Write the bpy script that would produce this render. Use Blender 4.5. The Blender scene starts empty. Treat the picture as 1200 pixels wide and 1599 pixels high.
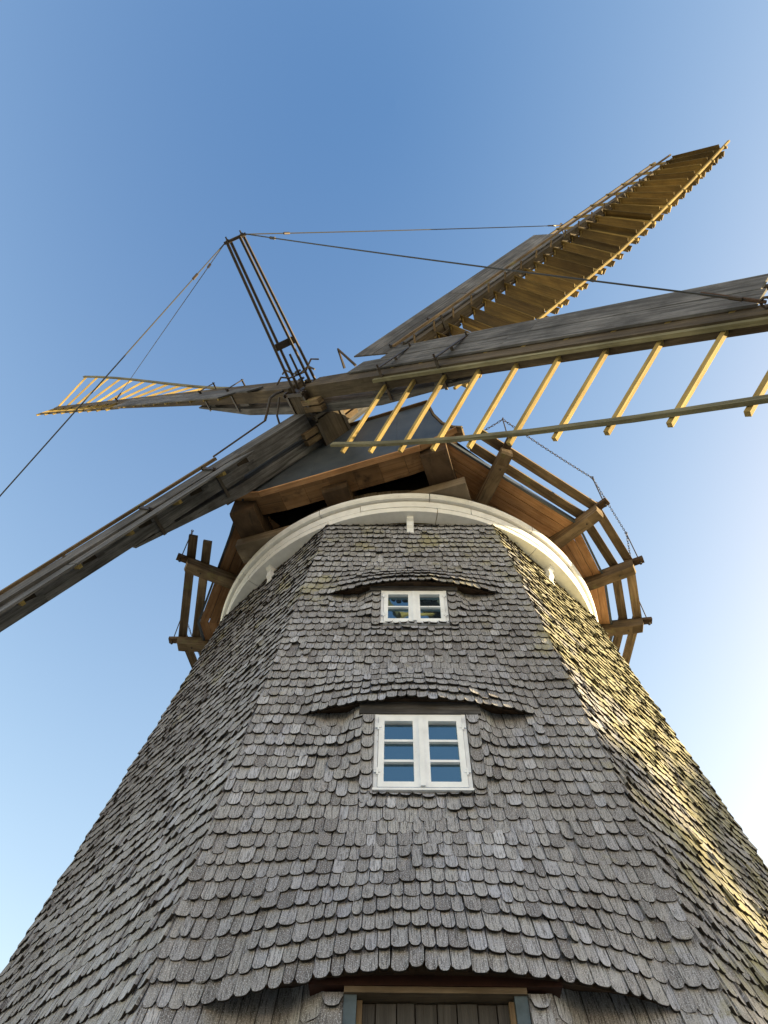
import bpy, math, random
from mathutils import Vector as V

random.seed(11)
R = math.radians
sc = bpy.context.scene
col = sc.collection

# ------------------------------------------------------------------ camera, sky, sun, exposure
Z0 = 9.5525                                   # underside of the white curb ring above the ground
pitch, yaw, roll = R(59.87), R(-1.434), R(1.601)
fw = V((math.sin(yaw) * math.cos(pitch), math.cos(yaw) * math.cos(pitch), math.sin(pitch)))
rt = V((math.cos(yaw), -math.sin(yaw), 0)); upv = rt.cross(fw)
rt2 = math.cos(roll) * rt + math.sin(roll) * upv
up2 = -math.sin(roll) * rt + math.cos(roll) * upv
from mathutils import Matrix
cd = bpy.data.cameras.new('camera'); cam = bpy.data.objects.new('camera', cd); col.objects.link(cam)
cam.matrix_world = Matrix(((rt2.x, up2.x, -fw.x, -0.24375), (rt2.y, up2.y, -fw.y, -7.2875), (rt2.z, up2.z, -fw.z, 1.7), (0, 0, 0, 1)))
cd.sensor_fit = 'VERTICAL'; cd.sensor_height = 36; cd.lens = 36 * 1096.5 / 1599
cd.clip_start = 0.05; cd.clip_end = 4000
sc.camera = cam

SUN_AZ, SUN_EL = R(10), R(17)                 # azimuth from +x towards +y (behind the mill, to the right)
sdir = V((math.cos(SUN_AZ) * math.cos(SUN_EL), math.sin(SUN_AZ) * math.cos(SUN_EL), math.sin(SUN_EL)))
w = bpy.data.worlds.new('World'); sc.world = w; w.use_nodes = True
wn = w.node_tree.nodes; wl = w.node_tree.links
sky = wn.new('ShaderNodeTexSky'); sky.sky_type = 'NISHITA'; sky.sun_disc = False
sky.sun_elevation = SUN_EL; sky.sun_rotation = math.atan2(sdir.x, sdir.y)
sky.air_density = 1.0; sky.dust_density = 1.0; sky.ozone_density = 0.4; sky.altitude = 0
# hazy air: one response curve per channel over the whole sky whitens it where it is bright
sp_ = wn.new('ShaderNodeSeparateColor'); wl.new(sky.outputs[0], sp_.inputs[0]); cb_ = wn.new('ShaderNodeCombineColor')
for ci, (pw_, kk_) in enumerate(((1.75, .62), (1.24, .61), (.74, .82))):
    a_ = wn.new('ShaderNodeMath'); a_.operation = 'POWER'; a_.inputs[1].default_value = pw_; wl.new(sp_.outputs[ci], a_.inputs[0])
    b_ = wn.new('ShaderNodeMath'); b_.operation = 'MULTIPLY'; b_.inputs[1].default_value = kk_; wl.new(a_.outputs[0], b_.inputs[0])
    c_ = wn.new('ShaderNodeMath'); c_.operation = 'MINIMUM'; c_.inputs[1].default_value = 6.0; wl.new(b_.outputs[0], c_.inputs[0]); wl.new(c_.outputs[0], cb_.inputs[ci])
tc = wn.new('ShaderNodeTexCoord'); sz = wn.new('ShaderNodeSeparateXYZ'); wl.new(tc.outputs['Generated'], sz.inputs[0])
mr_ = wn.new('ShaderNodeMapRange'); wl.new(sz.outputs[2], mr_.inputs[0]); mr_.inputs[1].default_value = 1; mr_.inputs[2].default_value = 0
pp_ = wn.new('ShaderNodeMath'); pp_.operation = 'POWER'; wl.new(mr_.outputs[0], pp_.inputs[0]); pp_.inputs[1].default_value = .7
hz_ = wn.new('ShaderNodeVectorMath'); hz_.operation = 'SCALE'; hz_.inputs[0].default_value = (.72, .77, .75); wl.new(pp_.outputs[0], hz_.inputs[3])
ad_ = wn.new('ShaderNodeVectorMath'); ad_.operation = 'ADD'; wl.new(cb_.outputs[0], ad_.inputs[0]); wl.new(hz_.outputs[0], ad_.inputs[1])
bg = wn['Background']; bg.inputs[1].default_value = 0.12
wl.new(ad_.outputs[0], bg.inputs[0])
sd_ = bpy.data.lights.new('sun', 'SUN'); sd_.energy = 5.0; sd_.angle = R(0.53); sd_.color = (1, 0.76, 0.40)
so = bpy.data.objects.new('sun', sd_); col.objects.link(so)
so.rotation_euler = sdir.to_track_quat('Z', 'Y').to_euler()
sc.view_settings.view_transform = 'Standard'; sc.view_settings.look = 'None'
sc.view_settings.gamma = 1; sc.view_settings.exposure = 2.03

# ------------------------------------------------------------------ materials
def mat(name):
    m = bpy.data.materials.new(name); m.use_nodes = True
    nt = m.node_tree; b = nt.nodes['Principled BSDF']
    return m, nt, b
def nd(nt, t, **k):
    n = nt.nodes.new(t)
    for a, v in k.items(): setattr(n, a, v)
    return n
def lk(nt, a, b): nt.links.new(a, b)
def ramp(nt, fac, stops):
    r = nd(nt, 'ShaderNodeValToRGB'); e = r.color_ramp.elements
    while len(e) < len(stops): e.new(0.5)
    for i, (p, c) in enumerate(stops):
        e[i].position = p; e[i].color = (c[0], c[1], c[2], 1) if hasattr(c, '__len__') else (c, c, c, 1)
    lk(nt, fac, r.inputs[0]); return r.outputs[0]
def noise(nt, vec, scale, detail=4, rough=.55, dist=0.):
    n = nd(nt, 'ShaderNodeTexNoise'); n.inputs['Scale'].default_value = scale
    n.inputs['Detail'].default_value = detail; n.inputs['Roughness'].default_value = rough; n.inputs['Distortion'].default_value = dist
    if vec is not None: lk(nt, vec, n.inputs['Vector'])
    return n.outputs['Fac']
def mapping(nt, vec, s):
    m = nd(nt, 'ShaderNodeMapping'); m.inputs['Scale'].default_value = s; lk(nt, vec, m.inputs['Vector']); return m.outputs[0]
def mix(nt, fac, a, b, mode='MIX'):
    m = nd(nt, 'ShaderNodeMix', data_type='RGBA', blend_type=mode)
    if hasattr(fac, 'links'): lk(nt, fac, m.inputs[0])
    else: m.inputs[0].default_value = fac
    for x, i in ((a, 6), (b, 7)):
        if hasattr(x, 'links'): lk(nt, x, m.inputs[i])
        else: m.inputs[i].default_value = (*x, 1)
    return m.outputs[2]
def mth(nt, op, a, b=None, c=None):
    m = nd(nt, 'ShaderNodeMath', operation=op)
    for x, i in ((a, 0), (b, 1), (c, 2)):
        if x is None: continue
        if hasattr(x, 'links'): lk(nt, x, m.inputs[i])
        else: m.inputs[i].default_value = x
    return m.outputs[0]
def bump(nt, b, h, strength, dist):
    n = nd(nt, 'ShaderNodeBump'); n.inputs['Strength'].default_value = strength; n.inputs['Distance'].default_value = dist
    lk(nt, h, n.inputs['Height']); lk(nt, n.outputs[0], b.inputs['Normal'])

def wood(name, c1, c2, var=.35, rough=.85, lichen=None, lich_lo=.58, grain=(.8, 15), bump_s=.6, dark=(0.03, 0.025, 0.02), dark_amt=.5):
    """weathered timber: UV runs in metres, U along the grain"""
    m, nt, b = mat(name)
    uv = nd(nt, 'ShaderNodeUVMap').outputs[0]
    rnd = nd(nt, 'ShaderNodeAttribute', attribute_name='rnd').outputs['Fac']
    pos = nd(nt, 'ShaderNodeNewGeometry').outputs['Position']
    g = noise(nt, mapping(nt, uv, (grain[0], grain[1], 1)), 1.6, 5, .65, .4)
    g2 = noise(nt, mapping(nt, uv, (grain[0] * 2, grain[1] * 4, 1)), 2.0, 3, .7)
    c = mix(nt, ramp(nt, g, [(.38, 0), (.60, 1)]), c1, c2)
    bl = noise(nt, pos, 1.7, 5, .6)
    c = mix(nt, ramp(nt, bl, [(.35, 0), (.75, 1)]), c, tuple(x * .55 for x in c1))
    if lichen:
        l = noise(nt, pos, 3.2, 6, .65)
        c = mix(nt, ramp(nt, l, [(lich_lo, 0), (lich_lo + .14, .8)]), c, lichen)
    cr = ramp(nt, g2, [(.34, dark_amt), (.42, 0)])
    c = mix(nt, cr, c, dark)
    v = mth(nt, 'MULTIPLY_ADD', rnd, 2 * var, 1 - var)
    hv = nd(nt, 'ShaderNodeHueSaturation'); lk(nt, v, hv.inputs['Value']); lk(nt, c, hv.inputs['Color'])
    lk(nt, hv.outputs[0], b.inputs['Base Color'])
    b.inputs['Roughness'].default_value = rough; b.inputs['Specular IOR Level'].default_value = .25
    bump(nt, b, mth(nt, 'ADD', g, g2), bump_s, .006)
    return m

M = {}
M['grey_wood'] = wood('weathered_grey_timber', (.06, .06, .066), (.19, .19, .206), .3, dark_amt=.8)
M['brown_beam'] = wood('weathered_brown_timber', (.062, .048, .034), (.135, .108, .078), .2)
M['bar_wood'] = wood('lattice_timber', (.29, .21, .075), (.40, .30, .115), .2, lichen=(.30, .29, .13), lich_lo=.62, dark_amt=.25)
M['rail_wood'] = wood('lattice_rail_timber', (.15, .14, .085), (.27, .255, .17), .2, dark_amt=.5)
M['slat_wood'] = wood('shutter_timber', (.105, .07, .018), (.175, .12, .033), .45, dark_amt=.4)
M['cap_wood'] = wood('cap_boarding_timber', (.40, .205, .095), (.56, .33, .175), .4, grain=(.8, 16))
M['peeled'] = wood('peeling_soffit_boards', (.27, .15, .07), (.40, .235, .12), .3, lichen=(.035, .025, .018), lich_lo=.56, grain=(1.5, 9))
M['dark_wood'] = wood('dark_cap_timber', (.06, .038, .024), (.15, .098, .06), .25)
M['gallery_wood'] = wood('gallery_timber', (.11, .076, .046), (.27, .195, .12), .3, lichen=(.20, .19, .08))
M['clad_wood'] = wood('cap_cladding_timber', (.16, .125, .09), (.27, .22, .165), .35)
M['door_wood'] = wood('door_timber', (.045, .044, .046), (.09, .088, .09), .3)

def simple(name, c, rough=.7, metal=0, spec=.4, nscale=0, amt=.3, bs=0, c2=None):
    m, nt, b = mat(name)
    if nscale:
        pos = nd(nt, 'ShaderNodeNewGeometry').outputs['Position']
        n = noise(nt, pos, nscale, 6, .65)
        cc = mix(nt, ramp(nt, n, [(.35, 0), (.7, 1)]), c, c2 or tuple(x * (1 - amt) for x in c))
        lk(nt, cc, b.inputs['Base Color'])
        if bs: bump(nt, b, n, bs, .005)
    else: b.inputs['Base Color'].default_value = (*c, 1)
    b.inputs['Roughness'].default_value = rough; b.inputs['Metallic'].default_value = metal; b.inputs['Specular IOR Level'].default_value = spec
    return m
def paint(name, c, wear):
    m, nt, b = mat(name)
    pos = nd(nt, 'ShaderNodeNewGeometry').outputs['Position']
    a = noise(nt, pos, 7, 5, .6); e = noise(nt, pos, 46, 5, .75)
    cc = mix(nt, ramp(nt, a, [(.35, 0), (.72, .55)]), c, tuple(x * .72 for x in c))
    cc = mix(nt, ramp(nt, mth(nt, 'ADD', mth(nt, 'MULTIPLY', a, .45), mth(nt, 'MULTIPLY', e, .55)), [(wear, 0), (wear + .05, .85)]), cc, (.26, .22, .17))
    lk(nt, cc, b.inputs['Base Color']); b.inputs['Roughness'].default_value = .55; b.inputs['Specular IOR Level'].default_value = .35
    bump(nt, b, e, .25, .003); return m
M['iron'] = simple('dark_iron', (.032, .028, .026), .55, .2, .4, 5, .5, 0, (.055, .036, .026))
M['cable'] = simple('steel_cable', (.04, .042, .045), .55, .4)
M['white'] = paint('white_paint', (.82, .86, .92), .60)
M['win_white'] = paint('window_white_paint', (.83, .88, .96), .615)
M['ring_white'] = paint('curb_ring_paint', (.86, .875, .90), .62)
M['cream'] = simple('cream_soffit_paint', (.56, .45, .27), .7, 0, .3, 4, .3, .15, (.44, .33, .18))
M['stain'] = simple('rust_stained_plug', (.16, .085, .03), .8, 0, .2, 60, .5)
M['tar'] = simple('bitumen_sheet', (.032, .042, .056), .45, 0, .5, 3.5, .4, .35, (.062, .074, .088))
M['core'] = simple('dark_sheathing', (.035, .028, .022), .95, 0, .1, 6, .4)
M['red_brown'] = simple('red_brown_header_paint', (.055, .02, .013), .7, 0, .3, 8, .6, .2)
M['slate_paint'] = simple('flaked_blue_grey_paint', (.09, .13, .17), .7, 0, .3, 10, .5, .2)
M['rust'] = simple('rusty_plate', (.09, .055, .04), .8, .2, .3, 30, .5, .3)
M['brick'] = simple('plinth_masonry', (.25, .12, .08), .9, 0, .2, 6, .5, .4)

# window glass: reflects the open sky, the room behind is dark
m, nt, b = mat('window_glass'); M['glass'] = m
b.inputs['Base Color'].default_value = (.012, .018, .028, 1); b.inputs['Roughness'].default_value = .03
b.inputs['IOR'].default_value = 2.1; b.inputs['Specular IOR Level'].default_value = 1.0; b.inputs['Specular Tint'].default_value = (.5, .82, 1, 1)
gp = nd(nt, 'ShaderNodeNewGeometry').outputs['Position']
bump(nt, b, noise(nt, gp, 6, 1, .3), .07, .02)

# shingles
m, nt, b = mat('oak_shingle'); M['shingle'] = m
uv = nd(nt, 'ShaderNodeUVMap').outputs[0]
rnd = nd(nt, 'ShaderNodeAttribute', attribute_name='rnd').outputs['Fac']
pos = nd(nt, 'ShaderNodeNewGeometry').outputs['Position']
g = noise(nt, mapping(nt, uv, (8, 95, 1)), 1.2, 5, .7, .3)
sp = noise(nt, uv, 150, 4, .7)
c = ramp(nt, mth(nt, 'ABSOLUTE', rnd), [(0, (.16, .143, .13)), (.22, (.22, .202, .185)), (.45, (.275, .257, .24)), (.62, (.30, .28, .25)), (.80, (.31, .30, .30)), (.93, (.37, .355, .35)), (1, (.43, .41, .39))])
big = noise(nt, pos, .75, 4, .6)
c = mix(nt, ramp(nt, big, [(.35, .55), (.6, 0)]), c, (.55, .52, .50), 'MULTIPLY')
c = mix(nt, ramp(nt, g, [(.40, .9), (.52, 0)]), c, (.06, .054, .05))
c = mix(nt, ramp(nt, sp, [(.53, 0), (.64, .85)]), c, (.56, .545, .525))
# green-yellow lichen, thickest high on the tower and towards its right flank, where it also paints in golden sun glow
sx = nd(nt, 'ShaderNodeSeparateXYZ'); lk(nt, pos, sx.inputs[0])
hm = nd(nt, 'ShaderNodeMapRange'); lk(nt, sx.outputs[2], hm.inputs[0]); hm.inputs[1].default_value = 5.4; hm.inputs[2].default_value = 8.0; hm.inputs[3].default_value = -.14; hm.inputs[4].default_value = .015
hr = nd(nt, 'ShaderNodeMapRange'); lk(nt, sx.outputs[0], hr.inputs[0]); hr.inputs[1].default_value = .8; hr.inputs[2].default_value = 1.9; hr.inputs[3].default_value = 0; hr.inputs[4].default_value = .25
ln = noise(nt, pos, 2.3, 6, .68)
lf = mth(nt, 'ADD', mth(nt, 'ADD', ln, hm.outputs[0]), hr.outputs[0])
lf = mth(nt, 'MULTIPLY', ramp(nt, lf, [(.535, 0), (.68, .85)]), ramp(nt, sp, [(.3, .35), (.6, 1)]))
c = mix(nt, lf, c, (.30, .262, .115))
c = mix(nt, 1., c, (1.13, 1.225, 1.44), 'MULTIPLY')
c = mix(nt, mth(nt, 'LESS_THAN', rnd, -.5), c, (.028, .024, .021))  # butt rims near black: shadow line under each course painted in, plus end-grain tone
lk(nt, c, b.inputs['Base Color']); b.inputs['Roughness'].default_value = .9; b.inputs['Specular IOR Level'].default_value = .22
bump(nt, b, mth(nt, 'ADD', g, mth(nt, 'MULTIPLY', sp, .6)), .9, .005)

# grass
m, nt, b = mat('meadow_grass'); M['grass'] = m
gp = nd(nt, 'ShaderNodeNewGeometry').outputs['Position']
lk(nt, mix(nt, noise(nt, gp, .8, 8, .7), (.20, .20, .15), (.34, .33, .28)), b.inputs['Base Color']); b.inputs['Roughness'].default_value = .95

# ------------------------------------------------------------------ mesh helpers
class MB:
    def __init__(s): s.v = []; s.f = []; s.uv = []; s.r = []
    def poly(s, pts, uvs, rnd):
        i = len(s.v); s.v += [tuple(p) for p in pts]; s.f.append(tuple(range(i, i + len(pts)))); s.uv += uvs; s.r.append(rnd)
    def hexa(s, a, bb, rnd=None, shift=None):
        """a, bb: two end quads (4 points each, same order); UV runs from a to bb"""
        rnd = random.random() if rnd is None else rnd
        ox, oy = (random.uniform(0, 40), random.uniform(0, 40)) if shift is None else shift
        L = (sum(bb, V()) / 4 - sum(a, V()) / 4).length; acc = 0
        for k in range(4):
            p, q = a[k], a[(k + 1) % 4]; p2, q2 = bb[k], bb[(k + 1) % 4]; wd = (q - p).length
            s.poly([p, q, q2, p2], [(ox, oy + acc), (ox, oy + acc + wd), (ox + L, oy + acc + wd), (ox + L, oy + acc)], rnd); acc += wd + .1
        s.poly([a[3], a[2], a[1], a[0]], [(ox, oy), (ox + .01, oy), (ox + .01, oy + .2), (ox, oy + .2)], rnd)
        s.poly(list(bb), [(ox, oy + .5), (ox + .01, oy + .5), (ox + .01, oy + .7), (ox, oy + .7)], rnd)
        return s
    def beam(s, p0, p1, side, w0, h0, w1=None, h1=None, rnd=None, cham=0):
        """tapered bar from p0 to p1; w along side, h across"""
        p0, p1, side = V(p0), V(p1), V(side); d = (p1 - p0).normalized()
        sdv = (side - d * side.dot(d)).normalized(); t = d.cross(sdv)
        w1 = w0 if w1 is None else w1; h1 = h0 if h1 is None else h1
        q = lambda p, ww, hh: [p - sdv * ww / 2 - t * hh / 2, p + sdv * ww / 2 - t * hh / 2, p + sdv * ww / 2 + t * hh / 2, p - sdv * ww / 2 + t * hh / 2]
        return s.hexa(q(p0, w0, h0), q(p1, w1, h1), rnd)
    def tube(s, pts, r, n=8, rnd=.5, caps=True):
        pts = [V(p) for p in pts]; rings = []; prev = None
        for i, p in enumerate(pts):
            d = (pts[min(i + 1, len(pts) - 1)] - pts[max(i - 1, 0)]).normalized()
            if prev is None: prev = d.orthogonal().normalized()
            e = (prev - d * prev.dot(d)).normalized(); g = d.cross(e); prev = e
            rr = r[i] if hasattr(r, '__len__') else r
            rings.append([p + (e * math.cos(2 * math.pi * k / n) + g * math.sin(2 * math.pi * k / n)) * rr for k in range(n)])
        acc = 0
        for i in range(len(rings) - 1):
            L = (pts[i + 1] - pts[i]).length
            for k in range(n):
                k2 = (k + 1) % n
                s.poly([rings[i][k], rings[i][k2], rings[i + 1][k2], rings[i + 1][k]], [(acc, k / n * .2), (acc, (k + 1) / n * .2), (acc + L, (k + 1) / n * .2), (acc + L, k / n * .2)], rnd)
            acc += L
        if caps:
            s.poly(rings[0][::-1], [(0, 0)] * n, rnd); s.poly(rings[-1], [(0, 0)] * n, rnd)
        return s
    def prism(s, front, back, rnd=None):
        """closed solid between two outlines with the same number of points"""
        rnd = random.random() if rnd is None else rnd; n = len(front)
        ox, oy = random.uniform(0, 40), random.uniform(0, 40)
        o = front[0]; e = (front[1] - front[0]).normalized(); nn = None
        for k in range(2, n):
            x = e.cross(front[k] - o)
            if x.length > 1e-7: nn = x.normalized(); break
        g = nn.cross(e) if nn else e.orthogonal()
        f2 = lambda p: (ox + (p - o).dot(e), oy + (p - o).dot(g))
        s.poly(front, [f2(p) for p in front], rnd); s.poly(back[::-1], [f2(p) for p in back[::-1]], rnd)
        for k in range(n):
            k2 = (k + 1) % n; wd = (front[k2] - front[k]).length
            s.poly([front[k2], front[k], back[k], back[k2]], [(ox + wd, oy), (ox, oy), (ox, oy + .03), (ox + wd, oy + .03)], rnd)
        return s
    def build(s, name, material, parent=None, smooth=False):
        smooth = smooth or material in ('iron', 'cable')
        me = bpy.data.meshes.new(name)
        off = ROOTLOC.get(parent, V()) if parent is not None else V()
        me.from_pydata([(x - off.x, y - off.y, z - off.z) for x, y, z in s.v], [], s.f)
        u = me.uv_layers.new(name='UVMap'); flat = [c for p in s.uv for c in p]; u.data.foreach_set('uv', flat)
        a = me.attributes.new('rnd', 'FLOAT', 'FACE'); a.data.foreach_set('value', s.r)
        if smooth: me.polygons.foreach_set('use_smooth', [True] * len(s.f))
        me.materials.append(M[material] if isinstance(material, str) else material)
        o = bpy.data.objects.new(name, me); col.objects.link(o)
        if parent is not None: o.parent = parent; ROOTLOC[o] = off
        return o
ROOTLOC = {}
def thing(name, label, cat, loc=(0, 0, 0)):
    o = bpy.data.objects.new(name, None); col.objects.link(o); o.location = loc; o['label'] = label; o['category'] = cat
    ROOTLOC[o] = V(loc); return o
def ss(x):
    x = max(0., min(1., x)); return x * x * (3 - 2 * x)
def lerp_t(tab, x):
    if callable(tab): return tab(x)
    if x <= tab[0][0]: return tab[0][1]
    for (a, b_), (c_, d_) in zip(tab, tab[1:]):
        if x <= c_: return b_ + (d_ - b_) * (x - a) / (c_ - a)
    return tab[-1][1]

# ------------------------------------------------------------------ ground
g = MB(); g.poly([V((-1500, -1500, 0)), V((1500, -1500, 0)), V((1500, 1500, 0)), V((-1500, 1500, 0))], [(0, 0)] * 4, .5)
go = g.build('ground', 'grass'); go['kind'] = 'structure'

# ------------------------------------------------------------------ the shingled tower
RT, KK, C8, S8, PHI = 2.75, .159, math.cos(math.pi / 8), math.sin(math.pi / 8), R(-.464)
tower = thing('mill_tower', 'eight-sided tapering mill tower clad in grey wooden shingles', 'windmill tower')
def face_axes(j):
    a = -math.pi / 2 + PHI + j * math.pi / 4
    return V((math.cos(a), math.sin(a), 0)), V((-math.sin(a), math.cos(a), 0))
FA = [face_axes(j) for j in range(8)]
def FP(j, u, h, off=0.):
    n, t = FA[j]; return n * (C8 * (RT + KK * h) + off) + t * u + V((0, 0, Z0 - h))
def half(h): return (RT + KK * h) * S8
ROWS = [.13 * k for k in range(1, 16)] + [1.95 + 1.95 * k / 17 for k in range(1, 18)] + [3.9 + 2.21 * k / 19 for k in range(1, 20)] + [6.11 + .118 * k for k in range(1, 10)]
ROWI = {round(r_, 4): k for k, r_ in enumerate(ROWS)}
DORM = [dict(lip=1.95, W=.92, A=.185, PW=.95, H=.78, top=1.975, sill=2.49, jw=.335, jamb=.088, fl=.16),
        dict(lip=3.9, W=.92, A=.19, PW=.9, H=.82, top=3.985, sill=4.66, jw=.343, jamb=.092, fl=.18),
        dict(lip=6.11, W=1.16, A=.335, PW=.8, H=1.35, top=6.095, sill=7.46, jw=.43, jamb=.10, fl=.22)]
def woff(d, h): return C8 * KK * (d['sill'] - h) + .02
def delta(u, h, row):
    o = 0.
    for d in DORM:
        if row <= d['lip'] + 1e-6:
            if d['lip'] - d['H'] < h and abs(u) < d['W'] and row > d['lip'] - d['H'] - .4:
                hh = min(h, d['lip'])
                o += d['A'] * math.cos(math.pi * u / 2 / d['W']) ** d['PW'] * ss((hh - d['lip'] + d['H']) / d['H']) ** 1.15
        elif row <= d['sill'] + .02:
            e = d['jw'] + d['jamb']
            o -= .035 * ss((d['W'] - abs(u)) / .2) * ss((d['lip'] + .36 - h) / .3)
            o += woff(d, max(h, d['lip'])) * ss((e + d['fl'] - abs(u)) / d['fl']) * .92
    return o
NX = 7
PROF = []
for k in range(NX):
    x = -1 + 2 * k / (NX - 1); PROF.append((x, 1 - (1 - min(1, abs(x)) ** 2.6) ** .55))
def shingle(mb, j, u0, u1, hb, row, htop, rnd, lift=0., skew=0., offf=None, rh=.036, gap=.0042, curl=0.):
    """one round-tailed shingle: butt at depth hb, its head hidden under the course above"""
    uc = (u0 + u1) / 2; wd = (u1 - u0) / 2 - gap
    fan = half(htop) / half(hb)
    of = offf or ((lambda u, h: delta(u, h, row)) if j == 0 else (lambda u, h: 0.))
    out = []
    for x, dr in PROF:
        out.append((uc + x * wd + skew * 0, hb - dr * rh, 1.))
    out.append(((uc + wd) * fan + skew, htop, 0.)); out.append(((uc - wd) * fan + skew, htop, 0.))
    fr, bk = [], []
    for u, h, t in out:
        base = of(u, h) + .003 + (.031 + lift + curl * (u - uc) / wd) * t
        fr.append(FP(j, u, h, base + .006 + .0125 * t)); bk.append(FP(j, u, h, base))
    ox, oy = random.uniform(0, 50), random.uniform(0, 50)
    uvs = [(ox + (hb - h), oy + u) for u, h, t in out]
    mb.poly(fr, uvs, rnd)
    n = len(out)
    for k in list(range(0, NX - 1)) + [NX - 1, n - 1]:
        k2 = (k + 1) % n
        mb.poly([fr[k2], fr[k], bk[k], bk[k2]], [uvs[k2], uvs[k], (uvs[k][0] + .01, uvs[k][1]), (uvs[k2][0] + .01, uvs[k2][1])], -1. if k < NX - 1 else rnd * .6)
rest = MB(); single = []
HMAX = 7.3
def course(j, hb, row, ua, ub, lim=None):
    u = ua; wdt = ub - ua; n = max(1, round(wdt / .0765)); ws = [random.uniform(.76, 1.24) for _ in range(n)]
    if ROWI[round(row, 4)] % 2: ws[0] *= .55; ws[-1] *= 1.3
    s = sum(ws); base = random.uniform(-.06, .06)
    for k in range(n):
        u1 = u + ws[k] / s * wdt
        wob = .011 * math.sin(u * 2.1 + row * 1.7 + j) + .008 * math.sin(u * 5.3 + row * 3.1)
        h = hb + wob * (.4 if row in [d['lip'] for d in DORM] else 1) + random.gauss(0, .005)
        if random.random() < .03 and row < 5.9: h += random.uniform(.012, .035)
        if random.random() < .008 and 0 < k < n - 1 and not any(abs(row - d['lip']) < .15 for d in DORM): u = u1; continue
        ht = max(.005, h - .34)
        if lim: ht = max(ht, lim)
        rn = min(1, max(0, random.gauss(.5 + base, .24)))
        lift = max(-.004, random.gauss(.001, .005)) + (.016 if random.random() < .025 else 0)
        args = (j, u, u1, h, row, ht, rn, lift, random.gauss(0, .006), None, random.uniform(.013, .031), random.uniform(.0018, .004), random.gauss(0, .004))
        if j == 0: single.append((row, u, args))
        else: shingle(rest, *args)
        u = u1
for j in (0, 1, 7, 2, 6):
    for row in ROWS:
        hb = row; hf = half(hb) + random.uniform(.0, .022); segs = [(-hf, hf, None)]
        if j == 0:
            for d in DORM:
                e = d['jw'] + d['jamb']
                if d['lip'] + .01 < row <= d['sill'] + .005: segs = [(-hf, -e, None), (e, hf, None)]
                elif d['sill'] < row < d['sill'] + .34: segs = [(-hf, -e, None), (-e, e, d['sill'] + .012), (e, hf, None)]
        for a, bb, lim in segs: course(j, hb, row, a, bb, lim)
# columns of narrow shingles down both sides of each window and of the door
for d in DORM:
    for sgn in (-1, 1):
        h = d['top'] + .10
        while h < min(d['sill'] + .17, HMAX):
            ua = d['jw'] + .004 if sgn > 0 else -d['jw'] - d['jamb'] - .006
            ub = ua + d['jamb'] + .006
            args = (0, ua, ub, h, h, max(d['lip'] + .005, h - .3), min(1, max(0, random.gauss(.58, .2))), .004, 0, (lambda u, hh, d=d: woff(d, hh) - .018), .042)
            single.append((h, ua, args)); h += .118
# the 300 that show largest (lowest on the front face) are parts, the rest one cladding
single.sort(key=lambda x: -x[0] - (0.0 if abs(x[1]) < 1.3 else -.0))
vis = [s_ for s_ in single if s_[0] <= 6.28 and not (s_[0] > 6.115 and abs(s_[1]) < 1.1)]
big_ids = {id(s_) for s_ in vis[:300]}
for s_ in single:
    if id(s_) in big_ids:
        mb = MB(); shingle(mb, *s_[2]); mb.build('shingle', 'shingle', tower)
    else: shingle(rest, *s_[2])
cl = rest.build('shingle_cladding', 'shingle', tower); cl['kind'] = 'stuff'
# sheathing behind the shingles
mb = MB(); BOT = Z0 - 1.0
for j in range(8):
    a = half(0) ; bq = half(BOT)
    mb.poly([FP(j, -bq, BOT, -.02), FP(j, bq, BOT, -.02), FP(j, a, 0, -.02), FP(j, -a, 0, -.02)], [(0, 0), (1, 0), (1, 1), (0, 1)], .5)
mb.build('wall', 'core', tower)
mb = MB()
for j in range(8):
    bq = half(BOT) * 1.05; o1 = .12; n_, t_ = FA[j]
    p = [FP(j, -bq, BOT, o1), FP(j, bq, BOT, o1)]
    mb.poly([V((p[0].x, p[0].y, -.02)), V((p[1].x, p[1].y, -.02)), p[1], p[0]], [(0, 0), (3, 0), (3, 1), (0, 1)], .5)
    mb.poly([p[0], p[1], FP(j, half(BOT), BOT, -.05), FP(j, -half(BOT), BOT, -.05)], [(0, 0), (3, 0), (3, .2), (0, .2)], .5)
mb.build('plinth', 'brick', tower)
# boarded undersides of the eyebrow hoods
for d in DORM:
    mb = MB(); N_ = 24; lp = d['lip']
    for k in range(N_):
        ua, ub = -d['W'] + 2 * d['W'] * k / N_, -d['W'] + 2 * d['W'] * (k + 1) / N_
        q = [FP(0, ua, lp - .03, delta(ua, lp, lp) + .004), FP(0, ub, lp - .03, delta(ub, lp, lp) + .004), FP(0, ub, lp - .03 - .3 * d['A'], -.03), FP(0, ua, lp - .03 - .3 * d['A'], -.03)]
        mb.hexa(q, [p + V((0, 0, .02)) for p in q], .4)
    mb.build('eyebrow_soffit', 'dark_wood', tower)

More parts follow.
